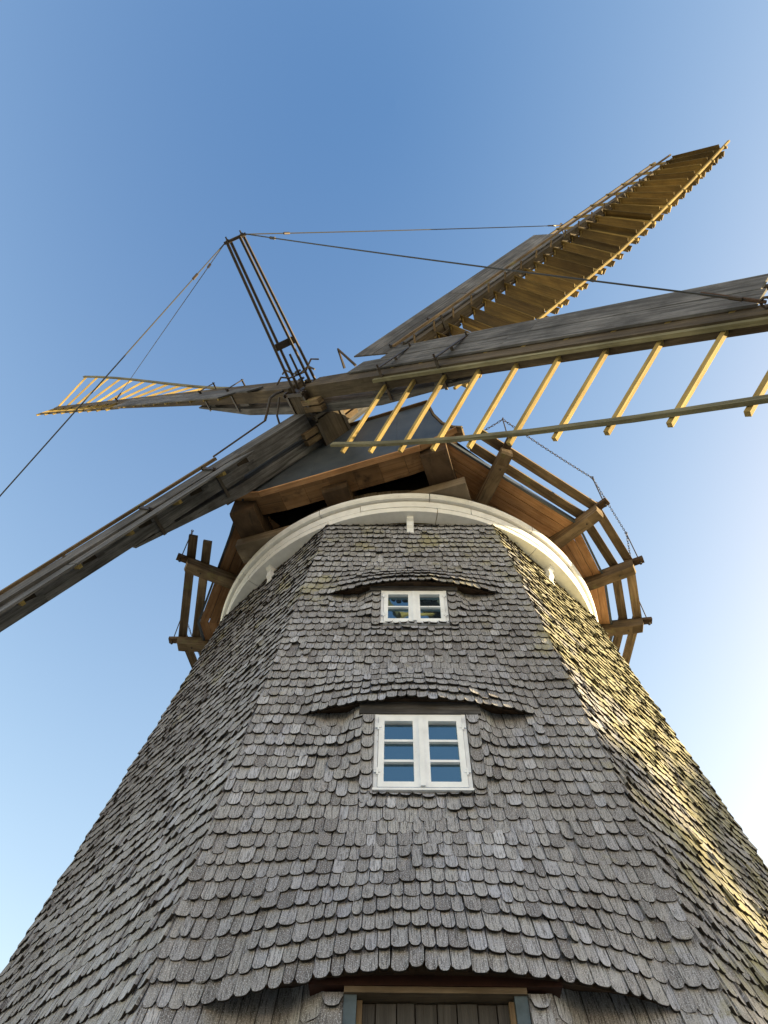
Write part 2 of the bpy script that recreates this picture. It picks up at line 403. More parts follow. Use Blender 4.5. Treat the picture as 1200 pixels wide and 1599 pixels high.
# ---- windows
def window(d, rows, htop):
    D0 = woff(d, d['sill']) ; n_, t_ = FA[0]
    hb = d['sill']; jw = d['jw']; H = hb - htop
    base = FP(0, 0, hb, D0)
    def P(u, z, o=0.): return base + t_ * u + V((0, 0, z)) + n_ * o
    def bx(mb, u0, u1, z0, z1, o0, o1, rnd=.5):
        mb.hexa([P(u0, z0, o0), P(u0, z0, o1), P(u0, z1, o1), P(u0, z1, o0)], [P(u1, z0, o0), P(u1, z0, o1), P(u1, z1, o1), P(u1, z1, o0)], rnd); return mb
    mb = MB(); fr = .028
    bx(mb, -jw, -jw + fr, 0, H, -.10, .012); bx(mb, jw - fr, jw, 0, H, -.10, .012)
    bx(mb, -jw + fr, jw - fr, H - fr, H, -.10, .010); bx(mb, -jw - .004, jw + .004, -.018, -.001, -.10, .026)
    W_ = mb.build('window', 'win_white', tower)
    iw = jw - fr - .003
    for sgn in (-1, 1):
        mb = MB(); a, bb = (.002, iw) if sgn > 0 else (-iw, -.002); st = .042; z0, z1 = .008, H - fr - .004
        if sgn > 0: a0, a1, b0, b1 = a, a + st + .014, bb - st, bb
        else: a0, a1, b0, b1 = a, a + st, bb - st - .014, bb
        bx(mb, a0, a1, z0, z1, -.03, .022); bx(mb, b0, b1, z0, z1, -.03, .022)
        bx(mb, a1, b0, z0, z0 + .045, -.03, .021); bx(mb, a1, b0, z1 - .042, z1, -.03, .021)
        mb.build('sash', 'win_white', W_)
        zl, zh = z0 + .045, z1 - .042; ph = (zh - zl) / rows
        for k in range(1, rows):
            bx(MB(), a1, b0, zl + k * ph - .010, zl + k * ph + .010, -.028, .014).build('glazing_bar', 'win_white', W_)
        for k in range(rows):
            bx(MB(), a1 + .0005, b0 - .0005, zl + k * ph + .0105, zl + (k + 1) * ph - .0105, -.018, -.012).build('pane', 'glass', W_)
        for zz in (H * .2, H * .8):
            u = (jw - fr) * sgn; mb = MB(); bx(mb, u - .022, u + .022, zz - .007, zz + .007, .0225, .0275); bx(mb, u - .006, u + .006, zz - .028, zz + .028, .0228, .031)
            mb.build('hinge', 'win_white', W_)
        if sgn > 0:
            mb = MB(); bx(mb, -.016, .018, .010, H - fr - .01, .0225, .036); mb.build('cover_strip', 'win_white', W_)
    # grey weathered lintel board below the hood
    lo = d['lip'] - .01; mb = MB(); zt = hb - lo
    je = jw + d['jamb'] + .03
    bx(mb, -je, je, H + .002, zt + .06, -.12, .022, .45); mb.build('lintel', 'grey_wood', W_)
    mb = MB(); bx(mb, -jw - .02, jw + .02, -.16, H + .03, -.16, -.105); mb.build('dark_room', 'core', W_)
    return W_
w1 = window(DORM[0], 2, DORM[0]['top']); w1['label'] = 'small white two-leaf window with four panes high on the tower'
w2 = window(DORM[1], 3, DORM[1]['top']); w2['label'] = 'white two-leaf window with six panes in the middle of the tower'

# ---- door under the big hood
d = DORM[2]; n_, t_ = FA[0]; base = FP(0, 0, d['sill'], woff(d, d['sill']))
def DP(u, h, o=0.): return base + t_ * u + V((0, 0, d['sill'] - h)) + n_ * o
def dbx(u0, u1, h0, h1, o0, o1, rnd=None, flip=False):
    mb = MB()
    if flip: return mb.hexa([DP(u0, h1, o0), DP(u0, h1, o1), DP(u1, h1, o1), DP(u1, h1, o0)], [DP(u0, h0, o0), DP(u0, h0, o1), DP(u1, h0, o1), DP(u1, h0, o0)], rnd)
    return mb.hexa([DP(u0, h1, o0), DP(u0, h1, o1), DP(u0, h0, o1), DP(u0, h0, o0)], [DP(u1, h1, o0), DP(u1, h1, o1), DP(u1, h0, o1), DP(u1, h0, o0)], rnd)
door = dbx(-d['jw'], d['jw'], d['top'] - .002, d['sill'], -.16, -.075, .4, True).build('door', 'core', tower)
x = -.36
for k in range(8):
    wv = [.078, .10, .086, .104, .092, .098, .09, .08][k]
    dbx(x + .003, x + wv - .003, d['top'] + .055, d['sill'] - .02, -.073, -.045 + .004 * (k % 3), None, True).build('plank', 'door_wood', door); x += wv
for s_ in (-1, 1):
    u = s_ * (d['jw'] - .03); dbx(u - .03, u + .03, d['top'] + .04, d['sill'], -.07, .012, .5, True).build('jamb', 'slate_paint' if s_ > 0 else 'slate_paint', door)
    u = s_ * (d['jw'] - .074); dbx(u - .0125, u + .0125, d['top'] + .055, d['sill'], -.07, -.01, .5, True).build('stop_bead', 'gallery_wood', door)
dbx(-d['jw'], d['jw'], d['top'] + .012, d['top'] + .0395, -.07, .03, .6).build('head_rail', 'clad_wood', door)
dbx(-.60, .60, d['lip'] - .13, d['top'] + .008, -.12, .03, .3).build('header', 'red_brown', door)
dbx(.255, .335, d['top'] + .19, d['top'] + .30, -.040, -.034, .5).build('lock_plate', 'rust', door)
mb = MB()
for k in range(4): 
    z = .35 * (4 - k); mb.beam(V((-.8, -4.55 - .3 * k, z / 2 - .02)), V((.8, -4.55 - .3 * k, z / 2 - .02)), V((0, 1, 0)), .32, z)
mb.build('door_steps', 'brick', tower)

# ---- white curb ring, its soffit and the carved consoles
def arc_seg(prof, a0, a1, n, zc=Z0, rnd=.5):
    mb = MB(); ang = [a0 + (a1 - a0) * k / n for k in range(n + 1)]; m_ = len(prof)
    P = [[V((r_ * math.cos(a), r_ * math.sin(a), zc + z_)) for r_, z_ in prof] for a in ang]
    for k in range(n):
        for q in range(m_):
            q2 = (q + 1) % m_; mb.poly([P[k][q], P[k][q2], P[k + 1][q2], P[k + 1][q]], [(k * .1, q * .1), (k * .1, q * .1 + .1), (k * .1 + .1, q * .1 + .1), (k * .1 + .1, q * .1)], rnd)
    mb.poly(P[0][::-1], [(0, 0)] * m_, rnd); mb.poly(P[-1], [(0, 0)] * m_, rnd)
    return mb
bands = [('ring_moulding', [(2.60, -.045), (2.772, -.045), (2.782, .038), (2.60, .038)]),
         ('ring_fascia', [(2.60, .0385), (2.790, .0385), (2.802, .150), (2.60, .150)]),
         ('ring_groove', [(2.60, .1505), (2.775, .1505), (2.775, .176), (2.60, .176)]),
         ('ring_cap', [(2.60, .1765), (2.842, .1765), (2.862, .205), (2.868, .262), (2.60, .262)])]
for bi, (nm, pr) in enumerate(bands):
    for k in range(12):
        a0 = 2 * math.pi * (k + .31 * bi) / 12 + .12; jit = random.uniform(-.004, .004)
        pj_ = [(r_ + (jit if r_ > 2.65 else 0), z_) for r_, z_ in pr]
        arc_seg(pj_, a0 + .002, a0 + 2 * math.pi / 12 - .002, 10).build(nm, 'ring_white' if nm != 'ring_groove' else 'cream', tower)
for k in range(8):
    a0 = 2 * math.pi * k / 8 + PHI + math.pi / 8
    arc_seg([(2.30, -.004), (2.7705, -.004), (2.7705, .02), (2.30, .02)], a0 + .0006, a0 + math.pi / 4 - .0006, 14).build('soffit_board', 'cream', tower)
def console(j):
    n_, t_ = FA[j]; r0 = C8 * RT
    # profile (distance outwards, depth below the soffit) of the scrolled board
    pf = [(-.02, .010), (.158, .010), (.165, .05), (.150, .085), (.118, .11), (.128, .16), (.122, .21), (.098, .25), (.092, .30), (.100, .34), (.092, .385), (.075, .42), (.06, .42), (-.01, .30)]
    P = lambda x_, h_, s_: n_ * (r0 + x_) + t_ * (s_ * .043) + V((0, 0, Z0 - h_))
    MB().prism([P(a, h_, 1) for a, h_ in pf], [P(a, h_, -1) for a, h_ in pf]).build('console', 'white', tower)
    for s_ in (-.16, .18):
        MB().tube([n_ * (r0 + .085) + t_ * s_ + V((0, 0, Z0 - .001)), n_ * (r0 + .085) + t_ * s_ + V((0, 0, Z0 - .016))], .02, 7).build('plug', 'stain', tower)
for j in (0, 1, 7, 2, 6): console(j)

# ------------------------------------------------------------------ the turning cap
AC = R(18)
cu = V((math.cos(AC), -math.sin(AC), 0)); cv = V((-math.sin(AC), -math.cos(AC), 0))
def CP(u, v, w_): return cu * u + cv * v + V((0, 0, Z0 + w_))
def CR(az, r_, w_): return CP(r_ * math.sin(R(az)), r_ * math.cos(R(az)), w_)     # azimuth from the front of the cap
cap = thing('windmill_head', 'boarded mill cap with dark bitumen front and a plank gallery around its eaves', 'windmill cap', (0, 0, Z0 + .262))
DAZ = -4.6   # azimuths below were measured from the windshaft direction
# grey upright cladding between ring and eaves
NB = 88
for k in range(NB):
    a = 360 * k / NB; a1 = 360 * (k + 1) / NB - .12; ro = 2.70 + random.uniform(-.006, .006)
    q = [CR(a, ro, .2635), CR(a1, ro, .2635), CR(a1, ro - .025, .2635), CR(a, ro - .025, .2635)]
    MB().hexa(q, [p + V((0, 0, .40)) for p in q]).build('cladding_board', 'clad_wood', cap)
# eaves outline
EAV = [(25.6, 3.40), (64, 3.22), (83, 3.12), (102, 3.12), (120, 3.15), (150, 3.3), (180, 3.3)]
EAV = EAV + [(-a, r_) for a, r_ in EAV[-2::-1]]
EW = .54
def eav(k): return EAV[k % len(EAV)]
FW_ = .80     # the eaves sweep up to the front corners
def ew(k): return FW_ if k in (0, len(EAV) - 1) else EW
# sloping eaves boards, laid along the eaves
for k in range(len(EAV) - 1):
    (a0, r0), (a1, r1) = eav(k), eav(k + 1)
    nb = 4
    for q in range(nb):
        t0, t1 = q / nb, (q + 1) / nb - .012
        def pt(a, r_, t, e_):
            ri = 2.69 if r_ < 3.35 else 2.74
            return CR(a, ri + (r_ - ri) * t, e_ + .06 - .06 * t)
        A_, B_, C_, D_ = pt(a0, r0, t0, ew(k)), pt(a0, r0, t1, ew(k)), pt(a1, r1, t1, ew(k + 1)), pt(a1, r1, t0, ew(k + 1))
        zz = V((0, 0, .022)); j_ = V((0, 0, random.uniform(-.003, .003)))
        MB().hexa([A_ + j_, B_ + j_, B_ + zz + j_, A_ + zz + j_], [D_ + j_, C_ + j_, C_ + zz + j_, D_ + zz + j_]).build('eaves_board', 'cap_wood', cap)
    # dark roof edge
    e0, e1_ = CR(a0, r0 + .015, ew(k) + .03), CR(a1, r1 + .015, ew(k + 1) + .03)
    MB().beam(e0, e1_, V((0, 0, 1)), .10, .03).build('eaves_edge', 'tar', cap)
# roof sheets
GF = 3.16
gb, gt = .60, 2.02
secs = [(GF, 1.48, gb + .3, 1.28, gt, gt + .01), (1.6, 2.68, EW + .07, 1.62, 2.12, 2.75), (.3, 3.06, EW + .07, 1.75, 2.15, 2.85), (-1.3, 2.85, EW + .07, 1.65, 2.05, 2.65), (-3.0, 1.6, EW + .07, .9, 1.5, 1.7)]
mb = MB()
for (v0, a0, b0, c0, d0, e0), (v1, a1, b1, c1, d1, e1_) in zip(secs, secs[1:]):
    for s_ in (-1, 1):
        mb.poly([CP(s_ * a0, v0, b0), CP(s_ * a1, v1, b1), CP(s_ * c1, v1, d1), CP(s_ * c0, v0, d0)], [(0, 0), (1, 0), (1, 1), (0, 1)], .5)
        mb.poly([CP(s_ * c0, v0, d0), CP(s_ * c1, v1, d1), CP(0, v1, e1_), CP(0, v0, e0)], [(0, 0), (1, 0), (1, 1), (0, 1)], .5)
v0, a0, b0, c0, d0, e0 = secs[-1]
mb.poly([CP(a0, v0, b0), CP(-a0, v0, b0), CP(-c0, v0, d0), CP(0, v0, e0), CP(c0, v0, d0)], [(0, 0)] * 5, .5)
mb.build('roof', 'tar', cap)
# bitumen-covered front, in lapped sheets
prof = [(-1.62, .84), (-1.15, gb), (1.15, gb), (1.62, .84), (1.47, 1.10), (1.36, 1.50), (1.29, gt), (-1.29, gt), (-1.36, 1.50), (-1.47, 1.10)]
def clip_x(pts, x0, x1):
    for sg, lim in ((1, x0), (-1, -x1)):
        out = []
        for (a, b_), (c_, d_) in zip(pts, pts[1:] + pts[:1]):
            if sg * a >= lim: out.append((a, b_))
            if (sg * a - lim) * (sg * c_ - lim) < 0:
                t = (sg * lim - a) / (c_ - a); out.append((sg * lim, b_ + (d_ - b_) * t))
        pts = out
    return pts
xs = [-1.63, -1.02, -.43, .21, .80, 1.25, 1.63]
for k in range(6):
    o_ = .006 * (k % 2) + .001 * k; f_ = [CP(x_, GF + .02 + o_, z_) for x_, z_ in clip_x(prof, xs[k], xs[k + 1] + .03 * (k < 5))]
    MB().prism(f_, [p - cv * .03 for p in f_]).build('front_sheet', 'tar', cap)
dr = [(-1.66, .82), (-1.15, gb - .015), (1.15, gb - .015), (1.66, .82)]
for (a, b_), (c_, d_) in zip(dr, dr[1:]): MB().beam(CP(a, GF + .015, b_), CP(c_, GF + .015, d_), cv, .08, .025).build('drip_board', 'cap_wood', cap)
for s_ in (-1, 1):
    bc = [(1.74, .80), (1.62, .90), (1.49, 1.12), (1.385, 1.5), (1.31, gt + .03)]
    m_ = MB()
    for (a, b_), (c_, d_) in zip(bc, bc[1:]): m_.beam(CP(s_ * a, GF - .03, b_), CP(s_ * c_, GF - .03, d_), cv, .16, .03, rnd=.6)
    m_.build('barge_board', 'gallery_wood', cap)
MB().beam(CP(-1.32, GF + .03, gt + .02), CP(1.32, GF + .03, gt + .02), cv, .08, .03).build('front_coping', 'dark_wood', cap)
# boarded underside of the front
for k in range(9):
    x0 = -1.62 + .36 * k; x1 = x0 + .355
    def fz(x_): return gb + max(0, (abs(x_) - 1.15) / .47 * .24) + .012
    q = [CP(x0, 2.80, fz(x0) + .02), CP(x1, 2.80, fz(x1) + .02), CP(x1, GF, fz(x1)), CP(x0, GF, fz(x0))]
    MB().hexa(q, [p + V((0, 0, .02)) for p in q]).build('soffit_panel', 'peeled', cap)
# front sill and the three heavy tie-beam heads
f_ = [CP(-1.69, 2.65, .285), CP(1.60, 2.65, .285), CP(1.60, 2.65, .46), CP(-1.69, 2.65, .46)]
MB().prism(f_, [p - cv * .30 for p in f_]).build('front_sill', 'clad_wood', cap)
for u_, v_, mt_ in ((-1.46, 3.05, 'dark_wood'), (-.12, 3.0, 'dark_wood'), (1.30, 3.09, 'dark_wood')):
    wv = .18
    f_ = [(v_ - .03, .48), (v_, .505), (v_, .95), (2.2, .95), (2.2, .48)]
    MB().prism([CP(u_ - wv, a, b_) for a, b_ in f_], [CP(u_ + wv, a, b_) for a, b_ in f_]).build('tie_beam', mt_, cap)
MB().beam(CP(-1.5, 2.45, .8), CP(1.5, 2.45, .8), V((0, 0, 1)), .8, .03).build('inner_wall', 'core', cap)
# gallery: outriggers, planks, stanchions and chain
OUT = [43, 69, 87, 105]; OUT = [a + DAZ for a in OUT]
OUTL = [-a for a in (42, 67, 87, 105)]; OUTL = [a + DAZ for a in OUTL]
tops = {}
for a in OUT + OUTL:
    side = CR(a + 90, 1, 0) - V((0, 0, Z0)); rad = CR(a, 1, 0) - V((0, 0, Z0)); sdv = side.normalized()
    ln_ = [2.62, 3.40, 3.56, 3.58, 3.585]
    lo = [.44, .44, .455, .50, .60]
    wv = .078
    f_ = [CR(a, r_, lw) + sdv * wv for r_, lw in zip(ln_, lo)] + [CR(a, 2.62, .60) + sdv * wv]
    ob = MB().prism(f_, [p - sdv * 2 * wv for p in f_]).build('outrigger', 'gallery_wood', cap)
    MB().beam(CR(a, 2.9, .628), CR(a, 3.74, .622), sdv, .10, .05).build('bearer', 'dark_wood', ob)
    b0 = CR(a, 3.68, .60); t0 = CR(a, 3.70, 1.34)
    MB().tube([b0 - V((0, 0, .05)), t0], .0085, 6).build('stanchion', 'iron', ob)
    MB().tube([b0 - V((0, 0, .065)), b0 - V((0, 0, .04))], .02, 6).build('nut', 'iron', ob)
    for r_ in (3.34, 3.53): MB().tube([CR(a, r_, .43 if r_ < 3.4 else .455), CR(a, r_, .47)], .013, 6).build('bolt', 'iron', ob)
    rg = []
    for k in range(9):
        q = 2 * math.pi * k / 8; rg.append(t0 + rad.normalized() * math.cos(q) * .018 + V((0, 0, .018 + math.sin(q) * .018)))
    MB().tube(rg, .006, 5, caps=False).build('eye', 'iron', ob)
    tops[a] = t0
def gal(a, r_): return CR(a, r_, .675)
for seq, sg in ((OUT, 1), (OUTL, -1)):
    ext = [seq[0] - sg * 11] + seq + [seq[-1] + sg * 18]
    for k in range(len(ext) - 1):
        if k == 0: continue
        a0, a1 = ext[k], ext[k + 1]
        for r_ in (3.33, 3.545):
            rr0 = rr1 = r_
            p, q = gal(a0, rr0), gal(a1, rr1); dv = (q - p).normalized()
            if k == 1: p = p - dv * .42
            else: p = p - dv * .02
            if k < len(ext) - 2: q = q + dv * .02
            zj = V((0, 0, .0 if k % 2 else .047))
            MB().beam(p + zj, q + zj, V((p + q).cross(V((0, 0, 1))).cross(dv)) if False else dv.cross(V((0, 0, 1))), .125, .042).build('gallery_plank', 'gallery_wood', cap)
def chain(p, q, sag):
    mb = MB(); n = max(6, int((q - p).length / .042)); pts = []
    for k in range(n + 1):
        t = k / n; pts.append(p.lerp(q, t) - V((0, 0, sag * 4 * t * (1 - t))))
    for k in range(n):
        a, bb = pts[k], pts[k + 1]; d_ = (bb - a).normalized(); e = d_.cross(V((0, 0, 1))).normalized()
        if k % 2: e = d_.cross(e)
        L = (bb - a).length * .62; mid = (a + bb) / 2; ring = []
        for x_, y_ in ((-L, -.5), (-L, .5), (-L * .6, 1), (L * .6, 1), (L, .5), (L, -.5), (L * .6, -1), (-L * .6, -1), (-L, -.5)):
            ring.append(mid + d_ * x_ + e * y_ * .011)
        mb.tube(ring, .0042, 4, caps=False)
    return mb
ct = [tops[a] for a in OUT]
startp = CP(1.63, 2.75, 1.35)
chain(startp, ct[0], .05).build('chain', 'iron', cap)
for p, q in zip(ct, ct[1:]): chain(p, q, .05).build('chain', 'iron', cap)
cl_ = [tops[a] for a in OUTL]
for p, q in zip(cl_, cl_[1:]): chain(p, q, .05).build('chain', 'iron', cap)

# ------------------------------------------------------------------ the sails
AL, TA = R(22.6), R(3.8)
n = V((-math.sin(AL) * math.cos(TA), -math.cos(AL) * math.cos(TA), math.sin(TA)))
E1 = V((math.cos(AL), -math.sin(AL), 0)); E2 = n.cross(E1)
kS = 1.25 / 1.4
O_ = V((0, 0, Z0 + 1.91 * kS)); HA = O_ + n * 4.393 * kS; HB = O_ + n * (4.393 - .458) * kS
TH = R(-43.08); CONE = .0245
rotor = thing('mill_sails', 'four weathered timber sails on a windshaft with stay rods and wires', 'windmill sails', tuple(HA))
def SP(i, r_, t, a):
    """sail i: r out along the whip, t towards the leading edge, a forward of the stock plane"""
    an = TH + i * math.pi / 2
    d_ = E1 * math.cos(an) + E2 * math.sin(an); tt = -E1 * math.sin(an) + E2 * math.cos(an)
    return (HA if i % 2 == 0 else HB) + d_ * r_ + tt * t + n * (a + CONE * max(0, r_))
def sv(i):
    an = TH + i * math.pi / 2
    return E1 * math.cos(an) + E2 * math.sin(an), -E1 * math.sin(an) + E2 * math.cos(an)
LW = 12.05
WL = lambda r_: 0.05772 * r_ ** 3 + -1.48245 * r_ ** 2 + 6.98675 * r_ + 11.82013
WD = [(2, 13), (6, 11), (12, 2)]
WS = [(2, 29), (4, 28), (7, 25), (10, 12), (12, 2)]
def sbox(i, r0, r1, t0, t1, a0, a1, mb=None, t0b=None, t1b=None, a0b=None, a1b=None, rnd=None):
    mb = mb or MB(); f = lambda r_, ta, tb, aa, ab: [SP(i, r_, ta, aa), SP(i, r_, tb, aa), SP(i, r_, tb, ab), SP(i, r_, ta, ab)]
    g = lambda x_, y_: y_ if x_ is None else x_
    return mb.hexa(f(r0, t0, t1, a0, a1), f(r1, g(t0b, t0), g(t1b, t1), g(a0b, a0), g(a1b, a1)), rnd)
HW = .155
def whip_t(r_): return HW + (.055 - HW) * max(0, min(1, (r_ - 1.5) / 10.5))
def whip_front(r_): return .155 + (.085 - .155) * r_ / 12
def whip_back(r_): return -.055 + (.0 + .055) * r_ / 12
LABS = ['lattice sail reaching to the right edge above the tower', 'shutter sail pointing to the upper right', 'lattice sail pointing far away to the left', 'shutter sail seen edge-on towards the lower left']
for i in range(4):
    lat = i % 2 == 0; W = WL if lat else (WS if i == 1 else WD)
    r0 = .22 if lat else .30
    mb = MB(); rs = [r0, 1.5, 4.5, 8, LW]
    for a_, b_ in zip(rs, rs[1:]):
        ex = .05 + .011 * min(a_, 6) if i == 3 else 0; eb = .05 + .011 * min(b_, 6) if i == 3 else 0
        sbox(i, a_, b_, -whip_t(a_), whip_t(a_), whip_back(a_) - ex * .3, whip_front(a_) + ex, mb, -whip_t(b_), whip_t(b_), whip_back(b_) - eb * .3, whip_front(b_) + eb, rnd=.5)
    sail = mb.build('sail', 'grey_wood' if i == 3 else 'brown_beam', rotor); sail['label'] = LABS[i]
    def LP(r_, s_, up=0.):
        """point on the twisted sail surface; s_>0 trailing"""
        if s_ < 0: return SP(i, r_, -s_, whip_front(r_) - .032 - s_ * .16 + up)
        be = R(lerp_t(W, r_)); return SP(i, r_, -s_ * math.cos(be) - up * math.sin(be) * 0, .055 - s_ * math.sin(be) + up)
    cr = .52
    wb_end = 6.35
    # cross bars
    r_ = 1.95; dv, tv = sv(i)
    if lat:
        so_ = 1.17
        while r_ < 11.95:
            sl = -.56 if r_ > wb_end else -.40
            m_ = MB(); m_.beam(LP(r_, sl), LP(r_, -.001), dv, .05, .05); m_.beam(LP(r_, 0), LP(r_, so_ + .07), dv, .042, .044); m_.build('bar', 'bar_wood', sail)
            r_ += cr + max(0, r_ - 5) * .035
    else:
        so_ = 1.28
        while r_ < 11.95:
            m_ = MB(); m_.beam(LP(r_, -.46 if r_ > wb_end else -.40), LP(r_, -.001), dv, .045, .05); m_.beam(LP(r_, 0), LP(r_, so_ + .05), dv, .045, .05); m_.build('bar', 'bar_wood', sail)
            r_ += cr + .18
    # rails along the sail
    def rail(s_, ra, rb, wd, hh, up, mt, nm='rail'):
        m_ = MB(); k = 10; rr = [ra + (rb - ra) * q / k for q in range(k + 1)]
        rn = random.random()
        for a_, b_ in zip(rr, rr[1:]): m_.beam(LP(a_, s_, up), LP(b_, s_, up), tv, wd, hh, rnd=rn)
        return m_.build(nm, mt, sail)
    if lat:
        rail(so_, 1.72, 11.98, .062, .036, .045, 'rail_wood')
        m_ = MB()
        sbox(i, 1.80, 11.9, -whip_t(1.8) - .055, -whip_t(1.8) - .001, .075, .118, m_, -whip_t(11.9) - .05, -whip_t(11.9) - .001, .03, .07); m_.build('rail', 'rail_wood', sail)
    else:
        rail(so_, 1.72, 12.0, .05, .04, .045, 'bar_wood'); rail(.24, 1.72, 12.0, .045, .04, .045, 'brown_beam')
        # shutters standing open
        r_ = 2.02; k = 0
        while r_ < 11.9:
            be = R(lerp_t(W, r_)); tilt = R((72 if i == 1 else 12) + random.uniform(-4, 4))
            ch = (LP(r_, 1.2) - LP(r_, .3)).normalized(); nn = ch.cross(dv).normalized()
            if nn.dot(n) < 0: nn = -nn
            wv = nn * math.sin(tilt) - dv * math.cos(tilt)
            m_ = MB(); m_.beam(LP(r_, .20), LP(r_, so_ - .03), wv, .33, .014); m_.build('shutter_slat', 'slat_wood', sail)
            m_ = MB(); tipb = LP(r_, so_ + .0); m_.beam(tipb - wv * .02, tipb - wv * .135, ch, .09, .05, .02, .03); m_.build('slat_arm', 'slat_wood', sail)
            m_ = MB(); tipb = LP(r_, .255); m_.beam(tipb + wv * .02, tipb + wv * .12, ch, .018, .05); m_.build('slat_arm', 'bar_wood', sail)
            r_ += .33; k += 1
        # control bar in front of the shutters
        cz = .0 if i == 1 else -.055; m_ = MB(); sbox(i, 1.70, 11.6, -.215, -.165, .285 + cz, .325 + cz, m_, -.17, -.13, .21 + cz * .3, .245 + cz * .3); m_.build('control_bar', 'gallery_wood', sail)
        r_ = 2.2 if i == 1 else 12
        while r_ < 11.4:
            f = (r_ - 1.7) / 9.9; t_ = -.19 + .04 * f; a_ = .29 - .10 * f
            m_ = MB(); m_.beam(SP(i, r_, t_, a_ - .02), SP(i, r_ - .05, t_ + .02, .10), tv, .02, .03); m_.build('control_link', 'gallery_wood', sail); r_ += .524
    # windboards along the leading edge
    for q, (ta, tb) in enumerate(((.045, .272), (.282, .515)) if lat else ((.02, .335), (.345, .66))):
        segs = [(1.0 + (.35 * q), 3.72 + .25 * q), (3.727 + .25 * q, wb_end - .02 - .05 * q)] if lat else [(1.78, 4.1), (4.12, 7.05)]
        for a_, b_ in segs:
            lean = .16 if lat else .19
            m_ = MB(); fa, fb = whip_front(a_) + .004, whip_front(b_) + .004; jit = random.uniform(0, .004)
            cut = (.32 if lat else -.18) if (a_ < 2) else 0
            pts = [SP(i, a_ + (cut * (ta / .5)), ta, fa + ta * lean + jit), SP(i, b_, ta, fb + ta * lean + jit), SP(i, b_, tb, fb + tb * lean + jit), SP(i, a_ + (cut * (tb / .5)), tb, fa + tb * lean + jit)]
            m_.prism([p + n * .024 for p in pts], pts); m_.build('windboard', 'grey_wood', sail)
    # leading rail beyond the boards
    le = wb_end - .1 if lat else 6.95
    m_ = MB(); sbox(i, le, 11.95, .40, .46, .13, .165, m_, .40, .46, .10, .135); m_.build('rail', 'brown_beam', sail)
    # iron clamps round whip and stock
    for rr in (1.95, 2.95):
        m_ = MB(); t_ = whip_t(rr)
        for s_ in (-1, 1):
            sbox(i, rr - .022, rr + .022, s_ * (t_ + .004), s_ * (t_ + .014), -.29 + .045 * rr, .235, m_)
        tl_ = .33 if i == 0 else .05
        sbox(i, rr - .022, rr + .022, -t_ - .03, t_ + tl_, .2355, .247, m_, rnd=.5)
        m_.build('clamp', 'iron', sail)
        for s_ in (-t_ - .009, t_ + tl_ - .02):
            m_ = MB().tube([SP(i, rr, s_, .20), SP(i, rr, s_, .29 if i == 0 else .262)], .013, 6); m_.build('bolt', 'iron', sail)
    # dowel blocks let into the whip of the shutter sails
    if not lat:
        for k in range(7):
            rr = 1.35 + .78 * k; 
            m_ = MB(); sbox(i, rr, rr + .10, whip_t(rr) - .01, whip_t(rr) + .012, .055, .125, m_); m_.build('mortise_block', 'grey_wood', sail)
            m_ = MB(); sbox(i, rr + .101, rr + .27, whip_t(rr) - .01, whip_t(rr) + .003, .06, .13, m_, a0b=.085, a1b=.125); m_.build('mortise', 'core', sail)
# stocks behind the whips
for i in (0, 1):
    m_ = MB(); bk_ = -.265 if i == 0 else -.315
    st = [(-3.35, -.10, -.075), (-1.7, bk_, -.15), (-.3, bk_ - .01, -.15), (.3, bk_ - .01, -.15), (1.7, bk_, -.15), (3.35, -.10, -.075)]
    def q_(r_, lo, hi):
        c_ = CONE * abs(r_); j_ = i if r_ >= 0 else i + 2
        f = lambda t, a: SP(i, 0, 0, 0) + sv(i)[0] * r_ + sv(i)[1] * t + n * (a + c_)
        return [f(-.14, lo), f(.14, lo), f(.14, hi), f(-.14, hi)]
    for (ra, la, ha), (rb, lb, hb_) in zip(st, st[1:]): m_.hexa(q_(ra, la, ha), q_(rb, lb, hb_), .5)
    m_.build('stock', 'grey_wood', rotor)
    for s_ in (-1, 1):
        ii = i if s_ > 0 else i + 2
        for (aa, ab) in ((-.10, -.02), (-.21, -.13)):
            m_ = MB(); tt0 = .145 if (ii in (3,)) else -.245
            sbox(ii, .10, .52, tt0, tt0 + .10, aa, ab, m_); m_.build('wedge', 'gallery_wood', rotor)
        # packing between stock and whip
        for rr in (1.6, 2.75):
            m_ = MB(); sbox(ii, rr, rr + .3, -.12, .12, -.112 - CONE * 0, -.055, m_); m_.build('packing', 'grey_wood', rotor)
# poll head: two mortised boxes with iron flanges
d0, t0_ = sv(0)
def poll(c, hd, ht, a0, a1, mt, nm='poll_head'):
    f = lambda a: [c - d0 * hd - t0_ * ht + n * a, c + d0 * hd - t0_ * ht + n * a, c + d0 * hd + t0_ * ht + n * a, c - d0 * hd + t0_ * ht + n * a]
    return MB().hexa(f(a0), f(a1), .45).build(nm, mt, rotor)
poll(HA, .21, .225, -.34, .075, 'brown_beam'); poll(HB, .25, .22, -.48, .06, 'brown_beam')
for hx, c, lo, hi in ((.215, HA, -.36, .13), (.235, HB, -.50, .02)):
    for sx_ in (-1, 1):
        for sy_ in (-1, 1):
            p = c + d0 * sx_ * hx + t0_ * sy_ * hx
            m_ = MB().beam(p + n * lo, p + n * hi, d0, .055, .055); m_.build('corner_iron', 'iron', rotor)
for c, a in ((HA, .082), (HA, -.30)):
    for s_ in (-1, 1):
        MB().beam(c + t0_ * s_ * .235 - d0 * .27 + n * a, c + t0_ * s_ * .235 + d0 * .27 + n * a, n, .05, .02).build('strap', 'iron', rotor)
        MB().beam(c + d0 * s_ * .235 - t0_ * .27 + n * a, c + d0 * s_ * .235 + t0_ * .27 + n * a, n, .05, .02).build('strap', 'iron', rotor)
